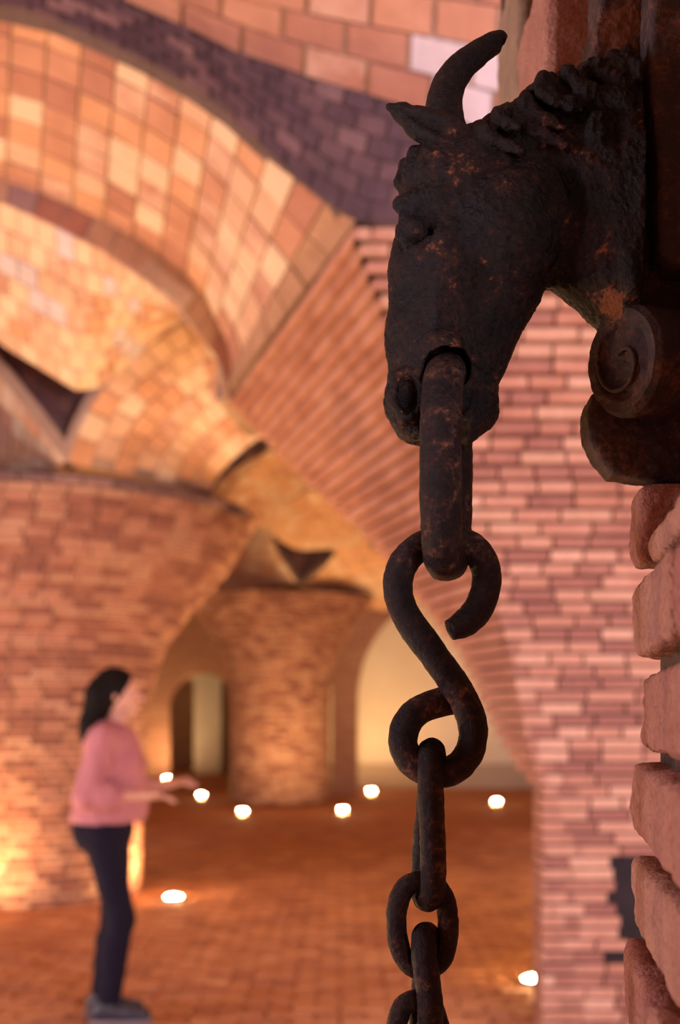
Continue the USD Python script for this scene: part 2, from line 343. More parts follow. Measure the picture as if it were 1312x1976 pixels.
V0_b = [(1700,-60,3.85),(1060,-70,3.85),(850,-90,3.85),(680,-100,3.85),(500,-120,3.85),(380,-140,3.85),(260,-160,3.85),(120,-200,3.85)]
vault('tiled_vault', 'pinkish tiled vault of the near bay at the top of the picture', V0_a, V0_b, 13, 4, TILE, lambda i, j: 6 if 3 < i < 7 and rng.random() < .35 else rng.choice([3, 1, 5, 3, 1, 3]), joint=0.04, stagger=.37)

# ------------------------------------------------------------------ bricks of columns and pillars
CH = 0.056
SMOOTH = [RED[0], RED[1], RED[4]]
def lay(parent, bricks, limit, score, mats=RED, stuffmat=REDSTUFF):
    """bricks: list of (hexa, mats or None). The ones that show largest become parts, the rest one part."""
    order = sorted(range(len(bricks)), key=lambda i: -score(bricks[i][0]))
    keep = set(order[:limit]); rest = []; tones = []
    for i, (m, mm) in enumerate(bricks):
        if i in keep: obj('brick', m, rng.choice(mm or mats), parent)
        else: rest.append(m); tones.append(rng.uniform(.4, .62) if mm is SMOOTH else rng.random())
    if rest: toned(obj('other_bricks', join(rest), stuffmat, parent, kind='stuff'), rest, tones)
def shows(m):
    v = m[0]; c = v.mean(0)
    if c[1] < 0.1: return 0
    px, py = W/2 + F*v[:, 0]/v[:, 1], HZ - F*(v[:, 2]-CAMZ)/v[:, 1]
    cx, cy = px.mean(), py.mean()
    if not (-20 < cx < W+20 and -20 < cy < H+20): return 0
    return (px.max()-px.min()) * (py.max()-py.min())

# corbelled pillar: square shaft that spreads, course by course, to a wide head
A0, B0, D0 = np.array([.922, 5.2]), np.array([.913, 5.38]), np.array([1.62, 5.2])
A1, B1, D1 = np.array([.047, 4.28]), np.array([-.655, 6.67]), np.array([2.3, 4.28])
tab = []
for px, py in [(440,768),(590,918),(720,1040),(886,1250),(956,1400),(1000,1470)]:
    s = (px - W/2) / F
    f = (B0[0] - s*B0[1]) / ((B0[0]-B1[0]) + s*(B1[1]-B0[1]))
    y = B0[1] + f*(B1[1]-B0[1]); tab.append((CAMZ + (HZ-py)*y/F, f))
tab = sorted(tab + [(1.15, 0.0), (-1, 0.0), (9, 1.0)])
flare = lambda z: float(np.clip(np.interp(z, [t[0] for t in tab], [t[1] for t in tab]), 0, 1))
pil = thing('brick_pillar', 'pink brick pillar with a wide stepped head, right of the hanging chain', 'pillar')
bricks, core = [], []
z, k = 0.0, 0
def run(bricks, p, q, z0, z1, depth, lens, off, mm=None, skip=None, jit=0.006, joint=0.011):
    d = q - p; L = np.linalg.norm(d); d = d / L; n = np.array([d[1], -d[0]])
    s, i = -off, 0
    while s < L - 0.02:
        w = lens[i % len(lens)] * rng.uniform(.93, 1.06) if not callable(lens) else lens()
        a, b = max(s, 0), min(s + w - joint, L)
        if b - a > 0.03:
            o = n * rng.uniform(-jit, jit)
            pa, pb = p + d*a + o, p + d*b + o
            qa, qb = pa - n*depth, pb - n*depth
            m = hexa([[*pa,z0],[*pb,z0],[*qb,z0],[*qa,z0],[*pa,z1],[*pb,z1],[*qb,z1],[*qa,z1]])
            if not (skip and skip(m[0].mean(0))): bricks.append((m, mm))
        s += w; i += 1
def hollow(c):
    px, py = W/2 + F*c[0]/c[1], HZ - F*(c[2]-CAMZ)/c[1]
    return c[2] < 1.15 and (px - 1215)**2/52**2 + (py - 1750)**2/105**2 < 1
CP = 0.054
rings = []
while z < ZT - 0.01:
    f = flare(z + CP); A, B, D = A0+(A1-A0)*f, B0+(B1-B0)*f, D0+(D1-D0)*f
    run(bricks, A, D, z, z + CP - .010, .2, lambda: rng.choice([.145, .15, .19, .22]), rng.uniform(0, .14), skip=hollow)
    run(bricks, B, A, z, z + CP - .010, .2, lambda: rng.choice([.26, .29, .29]), rng.uniform(0, .2), mm=SMOOTH, jit=.003, joint=.005)
    e = 0.09 if z > 1.1 else .05
    rings.append([np.array([A[0]+e, A[1]+e, z]), np.array([D[0], D[1]+e, z]), np.array([D[0]+.1, B[1]+.3, z]), np.array([B[0]+e, B[1]+.3, z]), np.array([B[0]+e, B[1], z])])
    z += CP; k += 1
def loft(rings):
    n = len(rings[0]); v = np.vstack(rings); f = []
    for i in range(len(rings)-1):
        for j in range(n):
            q = (j+1) % n; f += [[i*n+j, i*n+q, (i+1)*n+q], [i*n+j, (i+1)*n+q, (i+1)*n+j]]
    for j in range(1, n-1): f += [[0, j+1, j], [(len(rings)-1)*n, (len(rings)-1)*n+j, (len(rings)-1)*n+j+1]]
    f = np.array(f)
    return v, (f if trimesh.Trimesh(v, f, process=False).volume > 0 else f[:, ::-1])
zz_ = lambda py: CAMZ + (HZ - py)*5.25/F
obj('core', loft(rings), brickmat('pillar_core', [(.10,.066,.058),(.15,.10,.085)], scale=20), pil)
hx = lambda px: (px - W/2)*5.25/F
obj('hollow', box(hx(1150), hx(1275), 5.238, 5.262, zz_(1870), zz_(1640)), brickmat('hollow_shade', [(.018,.012,.011),(.03,.02,.018)]), pil, label='near-black slab for the shade in the hollow where bricks have broken away')  # near-black slab paints the shade inside the gap left by missing bricks
lay(pil, bricks, 300, shows)

def round_column(name, label, c, prof, nlen, limit, score, front_only=True):
    col = thing(name, label, 'column')
    zs = [p[0] for p in prof]; rs = [p[1] for p in prof]; R = lambda z: float(np.interp(z, zs, rs))
    zz = np.linspace(0, zs[-1], 40)
    pr = [(0.001, 0)] + [(R(q) - .014, q) for q in zz] + [(0.001, zs[-1])]
    obj('core', lathe(pr, 72, c=c), MORTARD, col)
    bricks = []; z = 0.0
    ax = math.atan2(-c[1], -c[0])
    while z < zs[-1] - .02:
        r = R(z + CH); n = max(int(2*math.pi*r / nlen), 12); off = rng.uniform(0, 1); top = z > zs[-1] - 2*CH
        for i in range(n):
            t0, t1 = ax + (i + off + .035) * 2*math.pi/n, ax + (i + 1 + off - .035) * 2*math.pi/n
            dd = (((t0+t1)/2 - ax + math.pi) % (2*math.pi)) - math.pi
            if abs(dd) > 1.75: continue
            o = r + rng.uniform(-.006, .006) + (.02 if top else 0)
            pts = [(rr*math.cos(t)+c[0], rr*math.sin(t)+c[1]) for rr in (o,) for t in (t0, t1)] + [((o-.1)*math.cos(t)+c[0], (o-.1)*math.sin(t)+c[1]) for t in (t1, t0)]
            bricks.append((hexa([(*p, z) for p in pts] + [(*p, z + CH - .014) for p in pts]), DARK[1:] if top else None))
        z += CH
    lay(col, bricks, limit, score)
    return col
C1, C2 = (-2.55, 9.4), (-1.02, 19.4)
round_column('round_column', 'massive round brick column spreading wide at the top, at the left edge', C1,
    [(0, .90), (1.2, .91), (1.58, .955), (2.05, 1.10), (2.35, 1.32), (2.69, 1.62), (3.09, 1.84)], .21, 300, shows)
round_column('round_column', 'far slender round brick column with a bell shaped head, centre of the cellar', C2,
    [(0, .84), (1.6, .85), (2.2, .90), (2.75, 1.08), (3.1, 1.32), (3.4, 1.56)], .21, 0, shows)

# ------------------------------------------------------------------ far end: arched opening on a cream plastered wall, passage on the left
obj('wall_far', box(-.2, 7, 23.2, 23.5, -0.1, 5.2), PLASTER, kind='structure', label='cream plastered wall at the far end, seen through the arch')
obj('baseboard_far', box(-.2, 7, 23.15, 23.2, -.05, .46), DADO, kind='structure', label='darker band along the foot of the cream wall')
from shapely.geometry import Polygon, Point, box as sbox
from shapely import union_all
def arch_wall(name, label, x0, x1, y0, y1, ztop, holes, mat):
    w = sbox(x0, -0.05, x1, ztop)
    for hx0, hx1, hs in holes:
        r = (hx1-hx0)/2; w = w.difference(union_all([sbox(hx0, -1, hx1, hs), Point((hx0+hx1)/2, hs).buffer(r, 32)]))
    ms = []
    for g in getattr(w, 'geoms', [w]):
        m = trimesh.creation.extrude_polygon(g, y1-y0, engine='earcut')
        v = np.array(m.vertices); v = np.stack([v[:, 0], y1 - v[:, 2], v[:, 1]], 1); ms.append((v, np.array(m.faces)))
    return obj(name, join(ms), mat, kind='structure', label=label)
FARB = M('far_brick', {'g': ('geometry', {}), 'sx': ('separate_xyz', {}), 'cb': ('combine_xyz', {}),
    'b': ('brick_texture', {'color1': (.40,.17,.10), 'color2': (.52,.27,.16), 'mortar': (.22,.13,.09), 'scale': 1.0, 'mortar_size': .006, 'brick_width': .25, 'row_height': .058}),
    'p': ('principled_bsdf', {'roughness': .85})},
    [('g.position', 'sx.vector'), ('sx.x', 'cb.x'), ('sx.z', 'cb.y'), ('cb.vector', 'b.vector'), ('b.color', 'p.base_color')], 'p.BSDF')
arch_wall('wall_arcade', 'brick wall with a round arch in front of the cream wall', -.15, 7, 21.0, 21.5, 5.2, [(.33, 4.6, 1.75)], FARB)
arch_wall('wall_passage', 'brown brick wall with an arched passage left of the far column', -9, -2.0, 26.8, 27.3, 5.2, [(-4.0, -2.5, 1.7)], FARB)
pier = thing('plaster_pier', 'pale grey plastered pier standing in the dark arched passage', 'pier')
obj('shaft', box(-3.72, -3.02, 29.0, 29.6, -.05, 2.35), GREYP, pier)
obj('cap', box(-3.80, -2.94, 28.92, 29.68, 2.35, 2.5), GREYP, pier)

# ------------------------------------------------------------------ lamps sunk in the floor
STEEL = plain('lamp_steel', (.45,.43,.40), .35, metallic=1.0)
def lamp_mat(name, k):
    return M(name, {'e': ('emission', {'color': (1.0, .62, .29), 'strength': LAMP_POWER * k})}, [], 'e.emission')
GLOW = lamp_mat('lamp_glow', 1.0)
def floor_uplight(label, px, py, group='lamps sunk in the floor', at=None):
    c = floor_at(px, py) if at is None else np.array([at[0], at[1], 0.0])
    t = thing('floor_uplight', label, 'lamp', group, loc=c)
    obj('trim_ring', lathe([(.062, -.03), (.062, .006), (.068, .012), (.088, .008), (.092, .0), (.092, -.03)], 40), STEEL, t)
    obj('lens', lathe([(.0605, .002), (.056, .012), (.04, .019), (.02, .023), (.0005, .024)], 32), GLOW, t)
for label, px, py in [
    ('glowing floor lamp nearest the big left column, beside the walking person', 335, 1733),
    ('glowing floor lamp at the very foot of the corbelled pillar', 1032, 1892),
    ('glowing floor lamp farthest back, at the left passage', 322, 1503),
    ('glowing floor lamp second from left in the far row', 388, 1535),
    ('glowing floor lamp at the left foot of the far round column', 469, 1566),
    ('glowing floor lamp at the right foot of the far round column', 661, 1563),
    ('glowing floor lamp by the left end of the cream wall', 716, 1527),
    ('glowing floor lamp before the cream wall, right of the chain', 958, 1547)]:
    floor_uplight(label, px, py)
floor_uplight('glowing floor lamp at the left foot of the big round column, outside the picture', 0, 0, at=(-2.75, 8.1))
floor_uplight('added unseen floor lamp in the bay behind the big round column', 0, 0, at=(-2.45, 11.9))  # out of sight, added to light the small vaults beyond
floor_uplight('added unseen floor lamp in the bay left of the walking person', 0, 0, at=(-2.6, 5.6))  # added out of view, warms the chequered vault
floor_uplight('added unseen floor lamp in the near bay, left of the viewer', 0, 0, at=(-2.0, 2.6))  # added outside the view to light the foreground brick faces
floor_uplight('added floor lamp hidden behind the shaft of the corbelled pillar', 0, 0, at=(2.15, 9.4))  # added out of sight to brighten the floor
floor_uplight('added unseen floor lamp farther behind the corbelled pillar, toward the arch', 0, 0, at=(2.65, 13.2))  # likewise added, for light farther back
floor_uplight('added unseen floor lamp at the back left of the big round column', 0, 0, at=(-3.6, 12.4))  # added unseen, its light bounces off the vaults onto the floor
floor_uplight('added unseen floor lamp far behind the big round column', 0, 0, at=(-4.6, 16.0))  # second lamp added for the same bounce
floor_uplight('added unseen floor lamp inside the arched passage', 0, 0, at=(-4.7, 28.2))  # added out of view to brighten the passage

spot_ = thing('added_spotlight', 'added small steel spotlight, unseen under the vault behind the corbelled pillar, lighting the floor', 'lamp', loc=(1.0, 8.6, 3.3))  # unseen lamp added to brighten the middle of the floor
obj('can', lathe([(.001, .20), (.05, .20), (.075, .17), (.08, -.02), (.074, -.02), (.070, .02), (.001, .021)], 32), STEEL, spot_)
obj('lens', lathe([(.001, .004), (.069, .004), (.069, .012), (.001, .012)], 32), lamp_mat('spot_glow', .34), spot_)
obj('rod', lathe([(.008, .20), (.008, 1.9)], 12), STEEL, spot_)

# ------------------------------------------------------------------ foreground iron
FD = 0.70
def ironmat(name, rust=0.5, base=(.012,.010,.009), rough=0.38, orange=(.22,.075,.025), sc=38.0, bump=.5, k=1.0, spot=(9, 9, 9)):
    return M(name, {'g': ('geometry', {}), 'n1': ('noise_texture', {'scale': sc, 'detail': 6.0, 'roughness': .65}),
        'n2': ('noise_texture', {'scale': sc*7, 'detail': 5.0, 'roughness': .7}),
        'r1': ('rgb_ramp', {'ramp': [(.40, base), (.50, tuple(b + k*.07*o for b, o in zip(base, orange))), (.56, tuple(b + k*.25*o for b, o in zip(base, orange))), (.64, orange)]}),
        'mf': ('mix_float', {'fac': .45}), 'ad': ('math', {'math_type': 'add', 'value2': (rust - .5)*.25}),
        'ds': ('vector_math', {'math_type': 'distance', 'vector2': tuple(spot)}), 'dm': ('map_range', {'from_min': .006, 'from_max': .020, 'to_min': .16, 'to_max': 0.0, 'clamp': True}), 'a2': ('math', {'math_type': 'add'}),
        'rr': ('map_range', {'from_min': .4, 'from_max': .65, 'to_min': rough, 'to_max': .85}),
        'b': ('bump', {'strength': 1.0, 'distance': .0022}),
        'p': ('principled_bsdf', {'metallic': 0.0, 'specular_ior_level': .16})},
        [('g.position', 'n1.vector'), ('g.position', 'n2.vector'), ('n1.fac', 'mf.a'), ('n2.fac', 'mf.b'), ('mf.result', 'ad.value1'), ('g.position', 'ds.vector1'),
         ('ds.value', 'dm.value'), ('dm.result', 'a2.value2'), ('ad.value', 'a2.value1'), ('a2.value', 'r1.fac'), ('r1.color', 'p.base_color'), ('ad.value', 'rr.value'), ('rr.result', 'p.roughness'), ('n2.fac', 'b.height'), ('b.normal', 'p.normal')], 'p.BSDF')
IRON = ironmat('iron_black', .40, base=(.0022,.002,.002), rough=.3, orange=(.20,.072,.026), k=.45, spot=P(1178, 590, FD - .03))
IRONR = ironmat('iron_rusty', .50, base=(.004,.003,.003), orange=(.14,.06,.03), k=.8)
IRONP = ironmat('iron_plate', .55, base=(.032,.023,.021), rough=.42, orange=(.16,.07,.035), spot=P(1190, 60, FD - .01))
K = FD / F                                                       # metres per pixel at the head
def hp(px, py, w=0.0):                                           # head drawing: pixels, w pixels towards the viewer
    return P(px, py, FD - w*K)

# horse head, built in pixel units (u right, v down, w towards the viewer) and turned a little away
head = thing('horse_head_hitch', 'black cast iron horse head jutting from the brick pillar, ring through its mouth', 'horse head')
fl = Field((690, 100, -190), (1275, 905, 190), 2.5)
def cone(a, ra, b, rb, k=25, sc=(1, 1, .75), sub=False): fl.cone(a, ra, b, rb, k, sc, sub)
def both(fn):
    for s in (-1, 1): fn(s)
# neck first
cone((1010,372,0), 120, (1215,400,0), 235, 40, (1, 1, .55))
cone((1000,330,0), 95, (1150,330,0), 165, 40, (1, 1, .62))
cone((1100,470,0), 90, (1230,520,0), 150, 30, (1, 1, .7))
# skull
fl.ball((890,345,0), (112,92,88), 40)
cone((880,400,0), 108, (868,520,0), 108, 35, (1, 1, .80))
cone((868,520,0), 108, (850,640,0), 98, 35, (1, 1, .72))
cone((848,640,0), 92, (832,745,0), 82, 35, (1, 1, .72))
fl.ball((815,775,0), (66,62,58), 35)
both(lambda s: fl.ball((800,805,18*s), (38,42,26), 20))
# cheeks
both(lambda s: fl.ball((978,452,54*s), (112,120,56), 10))
both(lambda s: cone((978,540,34*s), 54, (918,690,24*s), 30, 25, (1, 1, .8)))
cone((985,570,0), 56, (915,765,0), 32, 26, (1, 1, .9))
fl.ball((928,782,0), (36,48,40), 22)
fl.cone((915,815,0), 26, (902,846,0), 13, 14, (1, 1, 1.6))
# crescent groove behind the cheek, groove of jaw, face ridge
both(lambda s: [fl.cone((978+124*math.cos(a), 452+130*math.sin(a), 92*s), 13, (978+124*math.cos(a+.25), 452+130*math.sin(a+.25), 92*s), 13, 10, sub=True) for a in np.arange(-1.0, .9, .25)])
both(lambda s: fl.cone((855,500,74*s), 14, (838,670,58*s), 10, 18))
both(lambda s: fl.cone((900,560,86*s), 13, (892,720,76*s), 16, 22, sub=True))
# mouth slit
cone((872,700,0), 12, (862,905,0), 22, 10, (1, 1, 7), sub=True)
both(lambda s: fl.ball((852,690,66*s), (40,34,26), 14))
# eyes: socket, ball, lids, brow
def eye(s):
    fl.ball((806,462,74*s), (34,38,26), 12, sub=True)
    fl.ball((800,460,58*s), (27,28,27), 4)
    pts = [(772,470),(782,440),(802,428),(826,436),(838,458)]
    for (a, b), (c, d) in zip(pts[:-1], pts[1:]): fl.cone((a,b,66*s), 9, (c,d,68*s), 9, 7)
    pts = [(774,472),(786,492),(806,500),(830,484)]
    for (a, b), (c, d) in zip(pts[:-1], pts[1:]): fl.cone((a,b,68*s), 7, (c,d,70*s), 7, 7)
    fl.cone((776,410,58*s), 16, (838,405,70*s), 20, 18)
both(eye)
# nostrils
def nostril(s):
    c = [(763,736),(782,730),(802,748),(811,782),(801,812),(780,812),(763,782),(763,736)]
    for (a, b), (d, e) in zip(c[:-1], c[1:]): fl.cone((a,b,48*s), 10, (d,e,50*s), 10, 8)
    fl.ball((786,772,58*s), (20,34,24), 8, sub=True)
both(nostril)
# lip folds, forelock tufts, throat crease
both(lambda s: fl.cone((775,822,30*s), 11, (815,838,36*s), 10, 10))
for a, b, r in [((785,318,10),(772,342,4),18), ((800,305,40),(785,350,46),15), ((815,300,-20),(790,360,-14),16), ((770,342,0),(788,372,2),11), ((830,300,60),(812,352,66),14)]: fl.cone(a, r, b, r*.6, 12)
# mane: locks over the crest and down the neck
mr = random.Random(3)
crest = [(918,250),(945,238),(975,222),(1003,212),(1030,190),(1055,170),(1085,160),(1120,158),(1160,150),(1200,140)]
for i, (x, y) in enumerate(crest):
    fl.ball((x, y+10, mr.uniform(-12, 12)), (mr.uniform(17, 24), mr.uniform(16, 22), mr.uniform(30, 46)), 10)
    for s in (-1, 1):
        for q in range(2):
            x0, y0 = x + mr.uniform(-15, 15), y + mr.uniform(15, 30)
            L = mr.uniform(45, 110); a = mr.uniform(-.5, .7); wz = 40 + 28*q
            pts = [(x0 + L*t*math.sin(a + .9*t), y0 + L*t*.85, s*(wz + 34*t)) for t in np.linspace(0, 1, 5)]
            for k_, (p_, q_) in enumerate(zip(pts[:-1], pts[1:])): fl.cone(p_, 13 - 1.8*k_, q_, 12 - 1.8*k_, 13)
# curled lock on the neck by the plate
def curl(cx, cy, r0, turns, w0, rr, a0=0.0, d=1):
    pts = [(cx + r0*(1-.75*t)*math.cos(a0 + d*turns*2*math.pi*t), cy + 1.15*r0*(1-.75*t)*math.sin(a0 + d*turns*2*math.pi*t), w0 + 14*t) for t in np.linspace(0, 1, 16)]
    for p_, q_ in zip(pts[:-1], pts[1:]): fl.cone(p_, rr, q_, rr, 6)
both(lambda s: (curl(1150, 308, 58, 1.1, 92*s, 13, -2.2), fl.ball((1140, 322, 100*s), (30, 26, 18), 8)))
for x0, y0, x1, y1, r in [(1180,250,1215,400,16), (1205,300,1222,470,14), (1110,240,1190,262,15), (1165,430,1200,600,13)]:
    both(lambda s: fl.cone((x0,y0,88*s), r, (x1,y1,96*s), r*.7, 22))
# throat cut away under the jaw
fl.cone((1060,690,0), 62, (1110,760,0), 90, 20, (1, 1, 3.5), sub=True)
YAW = math.radians(7)
RING = []
for t in np.linspace(0, 2*math.pi, 41):
    w_ = 92*np.sign(math.cos(t))*abs(math.cos(t))**.75; RING.append((862 - .13*w_, 901 + 184*-np.sign(math.sin(t))*abs(math.sin(t))**.8*.99, w_ + 8))
def to_head(q):
    A_ = np.array([[math.cos(YAW), -.6*math.sin(YAW)], [math.sin(YAW), math.cos(YAW)]]); s_ = np.linalg.solve(A_, [q[0] - 960, q[2]])
    return (s_[0] + 960, q[1], s_[1])
for p_, q_ in zip(RING[:-1], RING[1:]): fl.cone(to_head(p_), 44, to_head(q_), 44, 4, sub=True)
gu = (np.arange(fl.n[0])*fl.step + fl.lo[0])[:, None, None]; fl.d = np.maximum(fl.d, (gu - 1216).astype(np.float32))
v, f = fl.mesh()
nv = vnormals(v, f)
d = (meshkit.fbm(v/30, 4, 2) - .5)*9 + (meshkit.fbm(v/8, 3, 5) - .5)*5
mane = np.clip((v[:, 0] - 930)/120, 0, 1) * np.clip((430 - v[:, 1])/120, 0, 1)
d += mane * (meshkit.fbm(v * np.array([1/17, 1/38, 1/17]), 3, 8) - .5)*18
v = v + nv*d[:, None]
YAW = math.radians(7)
def head_world(v):
    v = np.asarray(v, float); c = 960.0
    x, w = v[..., 0] - c, v[..., 2]
    x2, w2 = x*math.cos(YAW) - w*math.sin(YAW)*.6, w*math.cos(YAW) + x*math.sin(YAW)
    return np.stack([(x2 + c - W/2)*K, FD - w2*K, CAMZ + (HZ - v[..., 1])*K], -1)
def fixf(v, f): return f if trimesh.Trimesh(v, f, process=False).volume > 0 else f[:, ::-1]
vw = head_world(v); obj('skull_and_neck', (vw, fixf(vw, f)), IRON, head, smooth=True)
# ears
def ear(pts, rad, scoop, seed, label):
    lo = np.min(np.array(pts), 0) - 70; hi = np.max(np.array(pts), 0) + 70
    e = Field(lo, hi, 2.5)
    for (a, b, ra, rb) in zip(pts[:-1], pts[1:], rad[:-1], rad[1:]): e.cone(a, ra, b, rb, 10, (1, 1, .9))
    for a, b, ra, rb in scoop: e.cone(a, ra, b, rb, 5, sub=True)
    v, f = e.mesh(); v = v + vnormals(v, f)*((meshkit.fbm(v/14, 3, seed) - .5)*4)[:, None]
    v = head_world(v); obj('ear', (v, fixf(v, f)), IRON, head, smooth=True, label=label)
ear([(892,300,45),(850,278,52),(810,256,54),(778,234,52),(752,219,50)], [34,36,28,17,7], [((862,292,98),(765,228,72),22,4)], 3, 'short pointed ear tipped forward')
xs, _ = spline([(872,262,-35),(860,222,-38),(858,170,-40),(872,125,-42),(905,88,-44),(938,66,-45),(966,50,-46)], 18)
ear([tuple(p) for p in xs], list(np.linspace(40, 17, 18)), [((975,58,-46),(985,62,-46),10,12)], 4, 'long curved ear rising like a horn')
# back plate, rolled scrolls
def slab(poly, w0, w1, name, mat, rough=5.0, seed=1, step=4.0, label=None, k=12):
    from shapely import contains_xy, distance, points as spts
    po = Polygon(poly); x0, y0, x1, y1 = po.bounds
    e = Field((x0-20, y0-20, w0-20), (x1+20, y1+20, w1+20), step)
    gx, gy = np.meshgrid(np.arange(e.n[0])*step + e.lo[0], np.arange(e.n[1])*step + e.lo[1], indexing='ij')
    sd = distance(spts(gx, gy), po.boundary); sd = np.where(contains_xy(po, gx, gy), -sd, sd)[:, :, None]
    gw = (np.arange(e.n[2])*step + e.lo[2])[None, None, :]
    dw = np.maximum(w0 - gw, gw - w1)
    a, b = sd + k, dw + k
    e.d = (np.minimum(np.maximum(a, b), 0) + np.sqrt(np.maximum(a, 0)**2 + np.maximum(b, 0)**2) - k).astype(np.float32)
    v, f = e.mesh(); v = v + vnormals(v, f)*((meshkit.fbm(v/40, 4, seed) - .5)*rough*2 + (meshkit.fbm(v/9, 3, seed+3) - .5)*rough*.7)[:, None]
    v = np.stack([(v[:, 0]-W/2)*K, FD - v[:, 2]*K, CAMZ + (HZ-v[:, 1])*K], 1)
    return obj(name, (v, fixf(v, f)), mat, head, smooth=True, label=label)
slab([(1150,-60),(1146,40),(1138,90),(1136,130),(1146,160),(1190,170),(1205,300),(1212,470),(1200,640),(1330,660),(1330,-60)], -70, 40, 'back_plate', IRONP, 9, 2)
slab([(1228,-60),(1222,200),(1236,380),(1240,535),(1262,556),(1400,562),(1400,-60)], 30, 120, 'front_plate', IRONP, 4, 6)
slab([(1140,765),(1131,800),(1136,850),(1158,888),(1183,916),(1240,926),(1340,934),(1340,760),(1240,740),(1180,740)], -70, 10, 'lower_scroll', IRONP, 5, 9)
# rolled scroll: a short cylinder with a spiral on its end
ax_ = np.array([-.86, -.50, -.08]); ax_ /= np.linalg.norm(ax_)
uu = np.cross(ax_, [0, 0, 1]); uu /= np.linalg.norm(uu); vv = np.cross(uu, ax_)
c0 = hp(1206, 697, 70); Rr = 104*K
prof = [(0.0, .000), (.35, .0015), (.62, .0), (.72, .0028), (.90, .0035), (1.0, -.001), (1.0, -.03), (1.02, -.075), (1.02, -.10)]
n = 48; a = np.arange(n)*2*math.pi/n
ring = []
for r, h in prof: ring.append(c0 + ax_*h + Rr*max(r, .01)*(np.cos(a)[:, None]*uu*.92 + np.sin(a)[:, None]*vv))
v = np.vstack(ring); f = []
for i in range(len(prof)-1):
    for j in range(n):
        q = (j+1) % n; f += [[i*n+j, i*n+q, (i+1)*n+q], [i*n+j, (i+1)*n+q, (i+1)*n+j]]
f += [[(len(prof)-1)*n, (len(prof)-1)*n+j, (len(prof)-1)*n+j+1] for j in range(1, n-1)]
m = trimesh.Trimesh(v, np.array(f)).subdivide().subdivide(); v, f = np.array(m.vertices), np.array(m.faces)
v = v + ((meshkit.fbm(v*160, 4, 4) - .5)*.003)[:, None]*ax_
vol = obj('rolled_scroll', (v, fixf(v, f)), IRONP, head, smooth=40)
sp = [c0 + ax_*.003 + Rr*(.12 + .60*t)*(math.cos(1 + 6*t)*uu*.92 + math.sin(1 + 6*t)*vv) for t in np.linspace(0, 1, 60)]
obj('spiral_ridge', tube(sp, .0013, 10), IRONP, vol, smooth=True)

# ring through the mouth, seen nearly edge on
def rodpath(pts, n): return spline(pts, n)
rp = []
for t in np.linspace(0, 2*math.pi, 33):
    ca, sa = math.cos(t), math.sin(t)
    w = 92*np.sign(ca)*abs(ca)**.75; vq = -184*np.sign(sa)*abs(sa)**.8
    rp.append(hp(862 - .13*w, 898 + vq*.99 + 3, w + 8))
rp[-1] = rp[0]
pth, cl = rodpath(rp, 121)
obj('iron_ring', tube(pth, 39*K, 28, True, .0016, 1), IRONR, smooth=True, label='thick rusty iron ring hanging from the mouth of the horse head', category='ring')
# S shaped hook
sw = lambda w: 8 + w
S_ = [(868,1216,26),(896,1202,20),(922,1176,12),(936,1140,4),(937,1100,0),(920,1064,0),(890,1046,0),(850,1042,0),(806,1058,0),(776,1092,0),(768,1134,0),(778,1176,2),(802,1216,6),(836,1262,10),
      (868,1308,10),(897,1356,8),(912,1404,4),(908,1444,0),(890,1474,0),(862,1490,0),(826,1490,0),(796,1472,-2),(779,1440,-6),(782,1404,-12),(804,1374,-20),(836,1360,-27),(868,1352,-34),(885,1350,-36)]
pth, cl = rodpath([hp(*p) for p in S_], 190)
rad = np.full(190, 28.5*K); rad[:7] *= np.linspace(.72, 1, 7)
obj('s_hook', tube(pth, rad, 24, False, .0016, 5), IRONR, smooth=True, label='heavy rusty S shaped hook hanging from the ring', category='hook')
# chain links: long ovals, twisted
def link(label, cx, cy, hh, hw, ang0, ang1, r, depth=0.0, seed=0, lean=0.0, squeeze=0.0):
    pts = []
    for t in np.linspace(0, 2*math.pi, 41):
        s, c = math.sin(t), math.cos(t)
        z = hh*np.sign(s)*abs(s)**.9; x = hw*np.sign(c)*abs(c)**.75*(1 - squeeze*(1-abs(s)))
        a = math.radians(ang0 + (ang1-ang0)*(z/hh + 1)/2)
        pts.append(hp(cx + x*math.cos(a) + lean*z, cy + z, x*math.sin(a) + depth))
    pts[-1] = pts[0]
    p, _ = rodpath(pts, 110)
    obj('chain_link', tube(p, r*K, 20, True, .0014, seed), IRONR, smooth=True, label=label, category='chain link', group=None)
link('longest twisted chain link, hooked through the bottom of the S hook', 829, 1592, 144, 30, 100, 60, 25, 2, 11, -.03, .1)
link('oval chain link seen flat on, below the longest link', 815, 1785, 84, 50, -8, 12, 20, 4, 12, .02)
link('chain link seen edge on, between the two flat links', 822, 1896, 92, 34, 105, 65, 25, 4, 13, 0)
link('lowest chain link, cut off by the bottom edge of the picture', 806, 2016, 86, 44, -10, 10, 20, 4, 14, 0)

